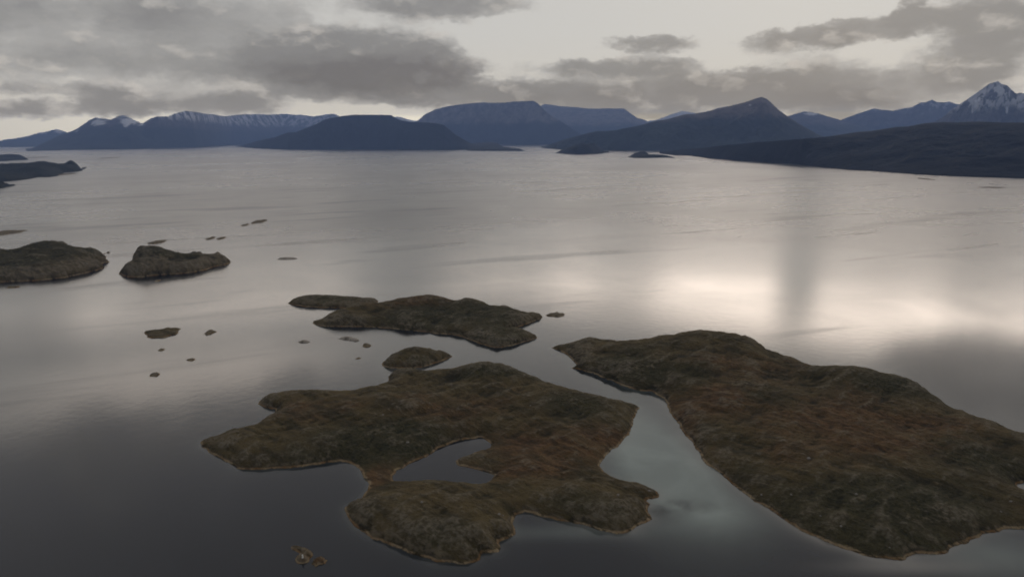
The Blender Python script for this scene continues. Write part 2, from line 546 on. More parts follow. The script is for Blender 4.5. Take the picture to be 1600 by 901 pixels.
def water_material():
    m, nt = new_mat('sea_water')
    geo = nn(nt, 'ShaderNodeNewGeometry')
    P = geo.outputs['Position']
    at_ = nn(nt, 'ShaderNodeAttribute', attribute_name='shallow')
    sp = nn(nt, 'ShaderNodeSeparateColor'); nt.links.new(at_.outputs['Color'], sp.inputs[0])
    nA = noise(nt, P, 1 / 60.0, 5, 0.6, 0.5)
    deep = rgb(0.0040, 0.0065, 0.0100)
    fteal = math_(nt, 'MULTIPLY', sp.outputs[0], maprange(nt, nA, 0.30, 0.62, 0.80, 1.05))
    col = mixc(nt, fteal, deep, rgb(0.23, 0.27, 0.245))
    fsand = math_(nt, 'MULTIPLY', sp.outputs[1], maprange(nt, nA, 0.3, 0.6, 0.6, 1.0))
    col = mixc(nt, fsand, col, rgb(0.24, 0.225, 0.20))
    calm = at_.outputs['Alpha']
    # kelp beds
    col = mixc(nt, sp.outputs[2], col, rgb(0.015, 0.015, 0.014))
    # cat's paws: long bands of ruffled and slick water
    r = nn(nt, 'ShaderNodeVectorRotate', rotation_type='Z_AXIS'); nt.links.new(P, r.inputs['Vector'])
    r.inputs['Angle'].default_value = RAD(-12)
    Pb = vmath(nt, 'MULTIPLY', r.outputs[0], (1.0, 1.1, 1.0))
    nB = noise(nt, Pb, 1 / 1500.0, 5, 0.55, 0.6)
    nC = noise(nt, Pb, 1 / 260.0, 4, 0.6, 1.0)
    mixn = math_(nt, 'ADD', math_(nt, 'MULTIPLY', nB, 0.7), math_(nt, 'MULTIPLY', nC, 0.3))
    rough = math_(nt, 'MULTIPLY', maprange(nt, mixn, 0.34, 0.66, 0.06, 0.14), math_(nt, 'SUBTRACT', 1.0, math_(nt, 'MULTIPLY', calm, 0.7)))
    # the open fjord is choppier than the lee of the islands
    dl = vmath(nt, 'LENGTH', P)
    rough = math_(nt, 'ADD', rough, maprange(nt, dl, 450.0, 2000.0, 0.0, 0.19))
    r2 = nn(nt, 'ShaderNodeVectorRotate', rotation_type='Z_AXIS'); nt.links.new(P, r2.inputs['Vector'])
    r2.inputs['Angle'].default_value = RAD(-24)
    nL = noise(nt, vmath(nt, 'MULTIPLY', r2.outputs[0], (0.16, 1.0, 1.0)), 1 / 90.0, 4, 0.55, 0.4)
    lanes = maprange(nt, nL, 0.56, 0.66)
    rough = math_(nt, 'ADD', rough, math_(nt, 'MULTIPLY', lanes, 0.07))
    # ripples
    n1 = noise(nt, P, 0.55, 3, 0.6)
    n2 = noise(nt, P, 0.12, 3, 0.6)
    n3 = noise(nt, P, 0.022, 3, 0.6)
    h = math_(nt, 'ADD', math_(nt, 'MULTIPLY', n1, maprange(nt, dl, 350.0, 800.0, 0.05, 0.0)), math_(nt, 'MULTIPLY', n2, maprange(nt, dl, 600.0, 2200.0, 0.10, 0.0)))
    h = math_(nt, 'ADD', h, math_(nt, 'MULTIPLY', n3, maprange(nt, dl, 500.0, 2500.0, 0.0, 0.25)))
    h = math_(nt, 'MULTIPLY', h, maprange(nt, mixn, 0.35, 0.65, 0.5, 1.4))

    b = finish(nt, col, rough, h, 0.5, 0.6, 1.0)
    b.inputs['IOR'].default_value = 1.333
    return m


# ------------------------------------------------------------------ islands
ISL = {}
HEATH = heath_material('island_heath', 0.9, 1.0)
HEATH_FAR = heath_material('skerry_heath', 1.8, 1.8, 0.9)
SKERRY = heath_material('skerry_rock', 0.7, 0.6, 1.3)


def island(name, outline, hills, label, cat, cell=1.0, cover=(), L=9.0, mat=None, holes=(), k=1.7, rug=1.0, jag=1.35,
           group=None, steps=4, cell_y=None, mix=None, near=True, cliff=0.0, s_idw=None, base_cover=(0, 0, 0)):
    """outline: (px, py) waterline points, or (px, py, h) skyline points standing h metres above the sea whose
    shore lies behind them; hills: (px, py, h) interior heights."""
    pts, ctr = [], []
    for q in outline:
        if len(q) == 2 or q[2] == 0:
            p = at(q[0], q[1]); pts.append(p[:2])
        else:
            p = at(q[0], q[1], q[2]); u = p[:2] / np.linalg.norm(p[:2])
            pts.append(p[:2] + u * (k * q[2] + 0.5)); ctr.append((p[0], p[1], q[2]))
    for q in hills:
        p = at(*q); ctr.append((p[0], p[1], q[2]))
    poly = smooth_poly(pts, steps)
    hp = [smooth_poly([at(x, y)[:2] for x, y in hh], 4) for hh in holes]
    cy_ = cell_y or cell
    x0, y0 = poly.min(0) - 4 * cell; x1, y1 = poly.max(0) + 4 * cy_
    xs = np.arange(x0, x1, cell); ys = np.arange(y0, y1, cy_)
    X, Y = np.meshgrid(xs, ys)
    sd = signed_dist(X, Y, poly)
    for h_ in hp:
        sd = np.minimum(sd, -signed_dist(X, Y, h_))
    size = max(poly.max(0) - poly.min(0))
    seed = int(abs(poly[0][0] * 7 + poly[0][1] * 3)) % 9973
    sdn = sd + jag * (fbm(X, Y, min(14.0, size / 5), 4, seed, 0.6) * min(2.2, size / 25))
    ctr = np.array(ctr) if ctr else np.array([[poly[:, 0].mean(), poly[:, 1].mean(), 1.0]])
    # base profile away from the shore
    E = lambda d: 1 - np.exp(-np.maximum(d, 0) / L)
    # true distance of every control point, to invert the profile there
    cs = signed_dist(ctr[:, 0], ctr[:, 1], poly)
    for h_ in hp:
        cs = np.minimum(cs, -signed_dist(ctr[:, 0], ctr[:, 1], h_))
    g = ctr[:, 2] / np.maximum(E(cs), 0.22)
    s2 = (s_idw or max(2.0, size / 42)) ** 2
    num = np.zeros(X.shape); den = np.zeros(X.shape)
    for (cx, cy2, _), gi in zip(ctr, g):
        w = 1.0 / ((X - cx) ** 2 + (Y - cy2) ** 2 + s2) ** 1.6
        num += w * gi; den += w
    G = num / den
    hmax = ctr[:, 2].max()
    amp = min(2.3, 0.15 * hmax + 0.15) * rug
    e = E(sdn - 1.2 * min(1.0, size / 60))
    wl = min(34.0, size / 4)
    ca, sa = math.cos(0.66), math.sin(0.66)
    Xr, Yr = X * ca + Y * sa, -X * sa + Y * ca
    nz = fbm(X, Y, wl, 5, seed + 50, 0.52) * 1.7 + 0.95 * fbm(Xr * 0.4, Yr, wl * 0.45, 4, seed + 90, 0.55, True)
    Z = G * e + amp * nz * e
    edge = np.clip(sdn, 0, 2.4) * 0.30 + cliff * np.clip(sdn - 0.2, 0, 1.0)
    Z = np.where(sdn > 0, np.maximum(Z, 0) + edge, sdn * 0.45)
    if mix is not None:
        Z = mix(X, Y, Z)
    Z = np.maximum(Z, -3.0)
    # drop what is far under water
    ny, nx = X.shape
    idx = np.arange(nx * ny).reshape(ny, nx)
    keepv = Z > -1.1
    keep = keepv[:-1, :-1] | keepv[1:, :-1] | keepv[:-1, 1:] | keepv[1:, 1:]
    q = np.stack([idx[:-1, :-1], idx[:-1, 1:], idx[1:, 1:], idx[1:, :-1]], -1)[keep]
    used = np.unique(q)
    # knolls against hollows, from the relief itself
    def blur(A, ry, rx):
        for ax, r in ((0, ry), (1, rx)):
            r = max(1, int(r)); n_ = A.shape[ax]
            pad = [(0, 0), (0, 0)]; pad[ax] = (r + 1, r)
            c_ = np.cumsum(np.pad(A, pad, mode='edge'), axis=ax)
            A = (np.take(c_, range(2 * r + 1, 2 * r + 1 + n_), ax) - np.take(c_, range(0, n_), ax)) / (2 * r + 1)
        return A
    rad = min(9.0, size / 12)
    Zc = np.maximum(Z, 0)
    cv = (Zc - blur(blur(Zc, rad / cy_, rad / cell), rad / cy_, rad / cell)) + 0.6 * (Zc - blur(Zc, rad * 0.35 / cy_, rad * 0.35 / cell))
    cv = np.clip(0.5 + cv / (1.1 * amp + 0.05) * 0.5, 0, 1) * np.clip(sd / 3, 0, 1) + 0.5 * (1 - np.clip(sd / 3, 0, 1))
    remap = np.full(nx * ny, -1, np.int64); remap[used] = np.arange(len(used))
    V = np.stack([X.ravel(), Y.ravel(), Z.ravel()], -1)[used]
    cov = np.zeros((len(V), 3)) + np.array(base_cover, float)
    for (px, py, rx, ry, ch, w) in cover:
        h_ = 4.0 if hmax > 6 else 1.0
        c0 = at(px, py, h_)
        ax = np.linalg.norm(at(px + rx, py, h_)[:2] - c0[:2]); ay = np.linalg.norm(at(px, py - ry, h_)[:2] - c0[:2])
        cov[:, ch] += w * np.exp(-((V[:, 0] - c0[0]) / ax) ** 2 - ((V[:, 1] - c0[1]) / ay) ** 2)
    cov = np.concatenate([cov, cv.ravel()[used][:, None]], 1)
    org = (float(poly[:, 0].mean()), float(poly[:, 1].mean()), 0.0)
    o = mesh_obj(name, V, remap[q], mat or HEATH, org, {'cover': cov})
    tag(o, label, cat, group)
    ISL[label] = (xs, ys, Z)
    if near:
        WATER_SD.append((poly, False))
        for h_ in hp:
            WATER_SD.append((h_, True))
    return o


def ground_at(px, py, field):
    """where the sight line through that pixel meets an island"""
    xs, ys, Z = field
    d = ray(px, py)
    for t in np.arange(150, 1500, 0.4):
        p = CAM + d * t
        i = int((p[0] - xs[0]) / (xs[1] - xs[0])); j = int((p[1] - ys[0]) / (ys[1] - ys[0]))
        z = Z[j, i] if 0 <= i < len(xs) and 0 <= j < len(ys) else -1
        if p[2] <= max(z, 0):
            return np.array([p[0], p[1], max(z, 0)])
    return at(px, py)


# --- the big near island with the lagoon
P_OUT = [(313, 698), (316, 688, 1), (341, 682, 3), (359, 672, 4), (389, 668, 4), (407, 659, 2.5), (426, 646, 1.2), (429, 640), (415, 637), (403, 631),
         (412, 621, 2), (440, 613.6, 3.5), (474, 610, 4), (499, 612, 4), (530, 612, 4), (576, 607, 4), (604, 598.5, 2), (606, 585.5, 3), (617, 581.5, 3),
         (650, 579, 4), (660, 580, 4.5), (698, 578, 7), (737, 571.5, 12), (754, 569, 14), (782, 573, 13), (803, 578, 11.5), (823, 585, 9), (844, 594, 7),
         (864, 602, 6), (890, 608.5, 5), (929, 618.5, 3.5), (966, 627.6, 2), (999, 636), (994, 642), (989, 662), (976.5, 687), (958, 703), (943, 716), (939.5, 727),
         (946, 739), (966, 749), (992, 755), (1012, 759), (1026, 766), (1030, 776), (1012, 780), (1015, 788), (1012, 800), (1017, 810), (1002, 820), (987, 830), (965, 832.5),
         (942, 829), (917, 822), (880, 814), (850, 807), (830, 800), (820, 799), (805, 804), (802, 812), (806, 835), (792, 841), (780, 846), (781, 858), (770, 864), (752, 863),
         (747, 874), (732, 880), (708, 879), (682, 878.5), (652, 866), (620, 855), (582, 840), (555, 825), (541, 807), (540, 791), (560, 782), (572, 767), (577, 755), (567, 745),
         (562, 731), (545, 722), (527, 721), (495, 725), (470, 730), (432, 732.5), (405, 734), (371, 732), (346, 716), (325, 706)]
P_LAG = [(752, 683), (767, 694), (763, 700), (744, 705.5), (715, 718), (714, 725), (737, 731), (771, 742), (757, 755), (732, 754), (700, 752.5), (670, 752), (615, 751), (619, 735), (632, 729), (657, 717), (686, 700), (711, 690), (737, 686)]
P_HILL = [(600, 622, 13), (640, 628, 12), (560, 640, 9), (520, 650, 7), (690, 640, 8), (670, 612, 6), (700, 596, 6), (640, 600, 5), (720, 655, 5), (760, 640, 6), (860, 618, 9), (820, 612, 8), (900, 630, 8), (940, 645, 6),
          (880, 655, 5), (960, 670, 3.5), (800, 680, 2.5), (850, 705, 3), (790, 715, 2), (900, 700, 3), (900, 740, 3.5), (850, 745, 3), (820, 765, 4), (800, 780, 4), (880, 770, 6), (930, 770, 6), (960, 795, 6), (990, 790, 4), (980, 765, 3), (930, 805, 5),
          (400, 690, 6), (360, 700, 5), (450, 685, 6), (500, 680, 7), (440, 640, 5), (470, 625, 5), (600, 680, 7), (560, 700, 4), (640, 690, 5), (600, 715, 1.6), (580, 740, 0.8), (598, 745, 0.9), (605, 760, 1.6), (650, 765, 4), (600, 790, 7), (650, 795, 9), (700, 790, 9), (750, 795, 7),
          (700, 825, 8), (640, 830, 7), (740, 840, 5), (580, 815, 5), (790, 820, 4), (720, 765, 3), (770, 775, 3)]
P_COV = [(640, 690, 90, 25, 1, 0.55), (560, 690, 90, 22, 1, 0.45), (430, 715, 80, 12, 1, 0.3), (900, 640, 70, 22, 1, 0.5), (770, 597, 90, 9, 1, 0.6), (880, 590, 60, 8, 1, 0.4),  # scrub channel also darkens slopes that lie in shade
         (690, 840, 70, 22, 1, 0.5), (900, 790, 60, 18, 1, 0.3), (960, 805, 45, 15, 1, 0.3), (540, 715, 60, 8, 1, 0.4),
         (850, 690, 120, 22, 0, 0.75), (960, 690, 40, 28, 0, 0.7), (760, 640, 90, 22, 0, 0.35), (840, 735, 110, 22, 0, 0.6), (590, 735, 26, 18, 0, 1.0), (450, 650, 70, 20, 0, 0.35), (560, 645, 120, 20, 0, 0.3), (690, 650, 70, 20, 0, 0.35),
         (335, 700, 30, 14, 2, 0.35), (350, 722, 50, 8, 2, 0.35), (560, 800, 25, 22, 2, 0.35), (620, 845, 70, 9, 2, 0.3), (640, 655, 60, 16, 2, 0.16), (700, 800, 60, 16, 2, 0.16), (720, 870, 50, 8, 2, 0.3), (700, 600, 60, 14, 2, 0.12), (880, 600, 60, 8, 2, 0.15), (1000, 785, 25, 20, 2, 0.15)]
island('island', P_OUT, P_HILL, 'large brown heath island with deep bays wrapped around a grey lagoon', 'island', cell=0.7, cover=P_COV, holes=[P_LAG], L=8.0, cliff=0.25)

# --- the large island across the strait
Q_OUT = [(862, 543.5), (868, 541, 1), (880, 538.5, 3), (909, 531, 8), (934, 530.5, 9), (967, 534.5, 9), (1006, 533, 12), (1039, 526.8, 16), (1070, 523, 19), (1098, 520.4, 22), (1128, 523.5, 21), (1162, 526.8, 19),
         (1180, 537, 14), (1202, 548.5, 8), (1222, 555, 4), (1230, 560, 3), (1254, 569, 5), (1277, 575.8, 10), (1302, 574, 18), (1335, 576, 22), (1366, 584, 21), (1404, 590, 19), (1430, 599.6, 17), (1455, 615, 12),
         (1478, 634, 7), (1490, 640.5, 7), (1519, 649, 9), (1557, 663, 10), (1583, 675, 9), (1600, 681, 9), (1660, 704, 8), (1720, 735, 3), (1780, 765), (1740, 772), (1660, 756), (1625, 752), (1600, 754), (1591.5, 762), (1599, 769.5),
         (1620, 775), (1650, 792), (1690, 815), (1650, 826), (1600, 827), (1562, 828), (1537, 836), (1500, 853), (1475, 864), (1437, 866), (1412, 873.7), (1381, 873.7), (1350, 867.5), (1319, 855), (1287, 845.6), (1250, 827), (1203, 795.6),
         (1162, 770.6), (1125, 739), (1100, 719), (1088, 702), (1075, 684), (1062, 666), (1052, 650.6), (1045, 636), (1036.6, 622.5), (1018.7, 612), (1003, 611), (983, 606), (955, 594.5), (924, 583), (906, 577), (893, 575.5), (901, 569), (891, 560), (880, 549.5)]
Q_HILL = [(930, 552, 9), (980, 560, 10), (960, 578, 7), (1000, 590, 6), (1050, 560, 14), (1100, 560, 18), (1100, 595, 12), (1140, 605, 12), (1180, 615, 14), (1160, 570, 14), (1080, 620, 7), (1060, 640, 4), (1200, 640, 10), (1220, 590, 8), (1260, 600, 9),
          (1130, 660, 8), (1200, 680, 10), (1150, 710, 6), (1250, 720, 10), (1300, 620, 14), (1350, 620, 16), (1400, 625, 14), (1300, 660, 12), (1350, 680, 12), (1420, 670, 11), (1470, 660, 9), (1520, 680, 10), (1570, 700, 8), (1500, 720, 9), (1420, 730, 9), (1350, 750, 9),
          (1250, 780, 6), (1300, 810, 5), (1400, 800, 8), (1450, 830, 5), (1500, 790, 6), (1550, 790, 4), (1560, 750, 5), (1350, 840, 3), (1200, 760, 5)]
Q_COV = [(970, 580, 60, 16, 1, 0.5), (1060, 600, 80, 14, 1, 0.5), (1000, 560, 70, 12, 1, 0.25), (1200, 640, 55, 14, 1, 0.4), (1400, 630, 100, 16, 1, 0.55), (1280, 600, 80, 12, 1, 0.3), (1470, 620, 40, 14, 1, 0.4), (1300, 800, 170, 35, 1, 0.5), (1450, 790, 130, 30, 1, 0.5), (1540, 730, 90, 22, 1, 0.55), (1160, 735, 40, 28, 1, 0.3), (1400, 850, 120, 18, 1, 0.4),
         (1160, 590, 110, 22, 0, 0.6), (1130, 640, 70, 22, 0, 0.7), (1300, 680, 130, 30, 0, 0.7), (1400, 700, 120, 26, 0, 0.7), (1230, 730, 60, 26, 0, 0.45), (1060, 650, 25, 30, 0, 0.9), (1500, 680, 70, 16, 0, 0.35), (1330, 640, 80, 12, 0, 0.4),
         (905, 550, 28, 14, 2, 0.45), (990, 585, 40, 9, 2, 0.25), (1170, 620, 35, 9, 2, 0.25), (1290, 585, 40, 9, 2, 0.3), (1330, 600, 60, 14, 2, 0.12), (1400, 745, 60, 16, 2, 0.16), (1460, 815, 50, 12, 2, 0.2)]
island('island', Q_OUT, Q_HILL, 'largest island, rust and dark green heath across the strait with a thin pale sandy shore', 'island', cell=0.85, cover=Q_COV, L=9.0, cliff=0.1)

# --- the two joined-looking islands beyond
island('island', [(450, 474), (456, 469, 2), (470, 463.5, 5), (490, 461.5, 6), (520, 463, 5.5), (550, 464, 5), (570, 466, 4), (584, 467, 2.5), (592, 470.5), (586, 475), (560, 479), (542, 481.5), (500, 480.5), (470, 478.5)],
       [(500, 470, 5), (550, 472, 4)], 'long low green island lying just behind the tip of the mid channel island', 'island', cell=1.0, cell_y=1.6, L=6.0,
       cover=[(510, 470, 70, 8, 1, 0.5), (580, 471, 12, 5, 2, 0.5)], cliff=0.3)
N_OUT = [(488, 503), (498, 501, 1), (515, 493, 4), (530, 487, 7), (545, 480, 9), (570, 476, 11), (600, 474, 12), (625, 471, 13), (650, 467.5, 15), (673, 465, 16), (690, 466.5, 15), (708, 473, 12), (716, 471, 13), (728, 469, 14), (748, 472, 12), (770, 480, 8.5),
         (790, 481, 8), (808, 486, 5.5), (822, 490, 3), (838, 490.5, 1.5), (849, 495), (840, 500), (830, 503), (815, 509.5), (800, 514), (794, 515.5), (812, 516), (830, 521, 1), (838, 527), (822, 534), (795, 541), (772, 543), (745, 535), (715, 524), (680, 520.5), (640, 516), (600, 512), (560, 510.5), (510, 510), (493, 507)]
island('island', N_OUT, [(690, 490, 7), (640, 490, 9), (580, 492, 6), (600, 503, 4), (680, 508, 4), (760, 512, 7), (790, 516, 5), (740, 500, 6), (720, 485, 9), (770, 530, 5), (800, 530, 4)],
       'hilly green and brown island with a dark rocky shore in the middle of the channel', 'island', cell=1.0, cell_y=1.4, L=6.0,
       cover=[(670, 500, 90, 14, 1, 0.65), (780, 525, 45, 14, 1, 0.6), (770, 495, 50, 12, 1, 0.6), (730, 475, 30, 8, 1, 0.4), (620, 482, 70, 9, 0, 0.5), (690, 485, 60, 6, 0, 0.4), (515, 504, 25, 6, 2, 0.5), (820, 497, 22, 7, 2, 0.35), (700, 525, 80, 4, 2, 0.4)], cliff=0.9)
island('island', [(596, 571), (602, 563, 2), (620, 551, 6), (637, 545.5, 8), (655, 543.5, 9), (668, 545.5, 8), (683, 548, 6), (696, 549.5, 4), (708, 556), (700, 560), (685, 566), (660, 573), (640, 576), (610, 575)],
       [(650, 555, 7), (630, 565, 4), (680, 556, 4)], 'small rounded olive island close off the north shore of the lagoon island', 'islet', cell=0.8, L=7.0, cover=[(660, 562, 30, 10, 1, 0.3), (630, 570, 30, 5, 0, 0.5)])

# --- the two dark islands on the left
island('island', [(-60, 402, 10), (-30, 398, 12), (0, 394, 15), (8, 393, 16), (17, 396.5, 14), (24, 395, 15), (38, 389, 20), (57, 383.5, 26), (70, 379.5, 30), (84, 378, 31), (97, 380, 29), (108, 386, 23), (118, 391, 17), (132, 391, 14), (145, 390.5, 13), (149, 394, 7), (160, 395, 4), (168, 394, 1.5), (171, 394.5),
                  (160, 397), (166, 402), (150, 405), (147, 408.0), (172, 409.0), (158, 412), (163, 418), (150, 423), (120, 430), (100, 434), (70, 437.5), (50, 439), (20, 440), (-30, 442), (-70, 440)],
       [(60, 400, 20), (100, 405, 14), (30, 410, 14), (60, 425, 9), (0, 420, 10), (120, 410, 9), (140, 400, 8)], 'dark rocky hump backed island cut by the left edge of the view', 'island', cell=1.6, cell_y=2.2, L=12.0, mat=HEATH_FAR,
       cover=[(50, 405, 90, 25, 1, 0.9), (120, 400, 40, 14, 1, 0.3), (60, 431, 70, 4, 2, 0.6), (140, 415, 25, 8, 2, 0.55)], cliff=2.2)
island('island', [(187, 427), (193, 420, 5), (203, 415, 8), (208, 405, 14), (214, 396.5, 20), (225, 392, 23), (237, 389, 25), (249, 388, 26), (260, 391.5, 24), (272, 397, 19), (290, 399, 15), (299, 398.5, 15), (306, 396, 16), (313, 396, 15), (319, 401, 11), (329, 402, 9), (336, 398.5, 11), (343, 397, 12), (349, 401, 8), (356, 405, 4), (360, 410),
                  (352, 414), (340, 416), (330, 418.5), (320, 422), (310, 424), (285, 427.5), (260, 429), (240, 430.5), (222, 433), (200, 433), (190, 430)],
       [(240, 405, 19), (280, 410, 11), (220, 415, 13), (300, 408, 9), (250, 420, 8), (340, 407, 6)], 'rugged grey green island with bare rock knolls tapering to the right', 'island', cell=1.5, cell_y=2.0, L=12.0, mat=HEATH_FAR,
       cover=[(250, 405, 50, 18, 1, 0.7), (300, 412, 30, 6, 1, 0.4), (345, 405, 18, 10, 2, 0.6), (280, 422, 60, 5, 2, 0.6), (215, 425, 30, 8, 2, 0.35), (300, 400, 40, 5, 0, 0.5)], cliff=2.0)


# --- islets and skerries
PALE, _nt = new_mat('pale_skerry_granite')
_tc = nn(_nt, 'ShaderNodeTexCoord')
_a = noise(_nt, _tc.outputs['Object'], 0.35, 6, 0.65)
_b = noise(_nt, _tc.outputs['Object'], 1.4, 4, 0.6)
_c = mixc(_nt, maprange(_nt, _a, 0.38, 0.60), rgb(0.075, 0.060, 0.040), rgb(0.34, 0.30, 0.25))
_c = mixc(_nt, maprange(_nt, _b, 0.52, 0.66, 0.0, 0.7), _c, rgb(0.45, 0.41, 0.36))
finish(_nt, _c, 0.9, _a, 0.15, 0.8, 1.0)
def skerry(px, py, w, h, top, label, name='skerry', cat='skerry', group='small rock skerries in the channel', tilt=0.0, rock=1.0, seed=0, mat=None, rust=0.0, **kw):
    """low rock: centre, full width and height in photograph pixels, height in metres"""
    rnd = random.Random(int(px * 13 + py * 7 + seed))
    out = []
    c0 = at(px, py)
    sx = np.linalg.norm(at(px + w / 2, py) - c0)
    sy = np.linalg.norm((at(px, py + h / 2) - at(px, py - h / 2))[:2]) / 2 * kw.pop('deep', 0.9)
    n = 15
    P = []
    for i in range(n):
        a = 2 * math.pi * i / n
        rr = 1 + rnd.uniform(-0.36, 0.22)
        x, y = sx * rr * math.cos(a), sy * rr * math.sin(a)
        x += tilt * y
        P.append((c0[0] + x, c0[1] + y))
    qs = []
    for x, y in P:
        qx, qy = proj(np.array([x, y, 0.0]))
        qs.append((qx, qy))
    top *= 0.75
    tx, ty = proj(np.array([c0[0], c0[1], top]))
    dist = np.linalg.norm(c0)
    cell = max(0.3, dist * 0.0012)
    return island(name, qs, [(tx, ty, top)], label, cat, cell=cell, cell_y=cell * 1.6, L=max(1.0, sx * 0.25), mat=mat or SKERRY, group=group, rug=1.5, jag=1.6,
                  steps=3, s_idw=2.0, base_cover=(rust, 0.15, rock), near=dist < 800, **kw)


skerry(251, 520.5, 54, 17, 3.2, 'olive islet with a pale stony tail, left of the channel island', 'islet', 'islet', rock=0.0, mat=HEATH, group=None)
skerry(328, 519.5, 16, 7, 1.6, 'tiny dark knob of rock right of the olive islet')
skerry(252, 546.5, 10, 3.5, 0.7, 'tiny rock just below the olive islet')
skerry(299, 562, 14, 4, 0.7, 'thin flat rock below and right of the olive islet')
skerry(242, 585, 16, 6, 1.2, 'lone brown rock nearest the dark water at lower left')
skerry(475, 533.5, 18, 5, 0.9, 'flat pale skerry below the left tip of the channel island', rock=0.7, mat=PALE)
skerry(546, 529.5, 27, 7, 1.1, 'slanting elongated pale skerry below the channel island', tilt=-0.9, rock=0.7, mat=PALE)
skerry(572.5, 539.5, 14, 6, 1.2, 'roundish brown rock beside the slanting skerry', rust=0.6)
skerry(560, 559.5, 9, 3, 0.6, 'smallest rock, left of the rounded olive island')
skerry(869, 491.5, 30, 7.5, 1.6, 'flat rock off the right tip of the channel island', rock=0.3)
skerry(448, 404, 30, 4, 1.2, 'pale low skerry alone in open water right of the rugged island', rock=0.9, mat=PALE)
skerry(246, 378.5, 19, 6, 3.0, 'dark rock just behind the rugged island')
skerry(330, 372.5, 12, 4, 2.2, 'left rock of the close pair behind the rugged island')
skerry(345.5, 372.5, 11, 4, 2.2, 'right rock of the close pair behind the rugged island')
skerry(384, 351.5, 10, 4, 2.0, 'small rock left of the farthest skerry')
skerry(405, 346.5, 22, 5.5, 3.6, 'farthest skerry, dark with a thin tail to the left')
skerry(8, 363.5, 42, 8, 3.5, 'long low skerry touching the left edge behind the hump backed island')
skerry(246, 438.5, 9, 2.5, 0.8, 'tiny wave washed rock in front of the rugged island', rock=0.2)
skerry(22, 448.5, 20, 3, 0.9, 'low black rock in front of the hump backed island', rock=0.0)
skerry(1446, 280, 9, 3.0, 3.5, 'tiny skerry off the dark wooded shore at right')
skerry(1548, 293, 44, 2.0, 1.5, 'long thin reef off the dark wooded shore at right')
skerry(52, 246.5, 10, 1.8, 5.0, 'distant speck of rock behind the dark low headland')
skerry(172, 247, 7, 1.8, 7.0, 'distant speck of rock alone below the snowy mountains')
skerry(98, 273, 14, 3.0, 5.0, 'small rock against the near side of the dark low headland')
island('skerry', [(455, 853), (464, 852.5), (473, 854), (481, 857), (488, 862), (489, 868), (484, 872), (483, 877), (476, 880), (466, 880), (461, 876), (463, 869), (468, 864), (461, 860), (455, 857)],
       [(474, 858, 1.1), (484, 864, 1.0), (473, 870, 1.5), (474, 866, 1.3)], 'two armed tan skerry carrying the small white marker', 'skerry', cell=0.22, L=1.6, mat=SKERRY, base_cover=(0.5, 0.0, 0.25), rug=0.5, jag=0.5, group='small rock skerries in the channel', s_idw=1.2)
skerry(498, 877.5, 26, 15, 1.4, 'rounded ochre skerry beside the one with the white marker', rock=0.15, rust=1.1)

# --- dark low islands far left
FAR_ISLE = mountain_material('far_isle_woodland', 400, 5000, 0.0, base=(0.018, 0.021, 0.018))
island('island', [(-120, 262, 30), (-40, 259, 40), (0, 259, 42), (30, 258, 45), (45, 256, 52), (60, 252, 66), (75, 253, 62), (100, 256, 48), (122, 257.5, 38), (130, 258.5, 28), (136, 261),
                  (128, 264), (127, 267), (112, 269), (100, 270), (90, 275), (75, 277), (60, 277), (45, 280), (20, 283), (0, 284), (-80, 288), (-140, 284)],
       [(60, 262, 40), (0, 270, 20), (40, 272, 14), (100, 263, 18)], 'dark blue low wooded headland at the far left', 'island', cell=7, cell_y=16, L=60, mat=FAR_ISLE, k=3.0, near=False, jag=3.0, rug=2.5)
island('island', [(-140, 246, 30), (0, 244.5, 34), (25, 244.5, 32), (40, 247, 16), (44, 249.5), (20, 251), (-10, 252.5), (-120, 253)],
       [(0, 247, 25)], 'thin blue strip of island behind the dark wooded headland', 'island', cell=9, cell_y=30, L=60, mat=FAR_ISLE, k=3.0, near=False, jag=3.0, rug=2.0)
island('island', [(-60, 287, 12), (0, 286.5, 14), (10, 287, 14), (18, 284, 20), (24, 286, 12), (29, 289), (20, 290.5), (10, 292), (0, 294.5), (-60, 296)],
       [(5, 289, 9), (18, 287, 10)], 'dark little island at the left edge in front of the wooded headland', 'islet', cell=4, cell_y=10, L=25, mat=FAR_ISLE, k=2.5, near=False, jag=2.0, rug=1.5)


# ------------------------------------------------------------------ mountains
def interp(pts, x):
    p = np.array(sorted(pts), float)
    return np.interp(x, p[:, 0], p[:, 1])


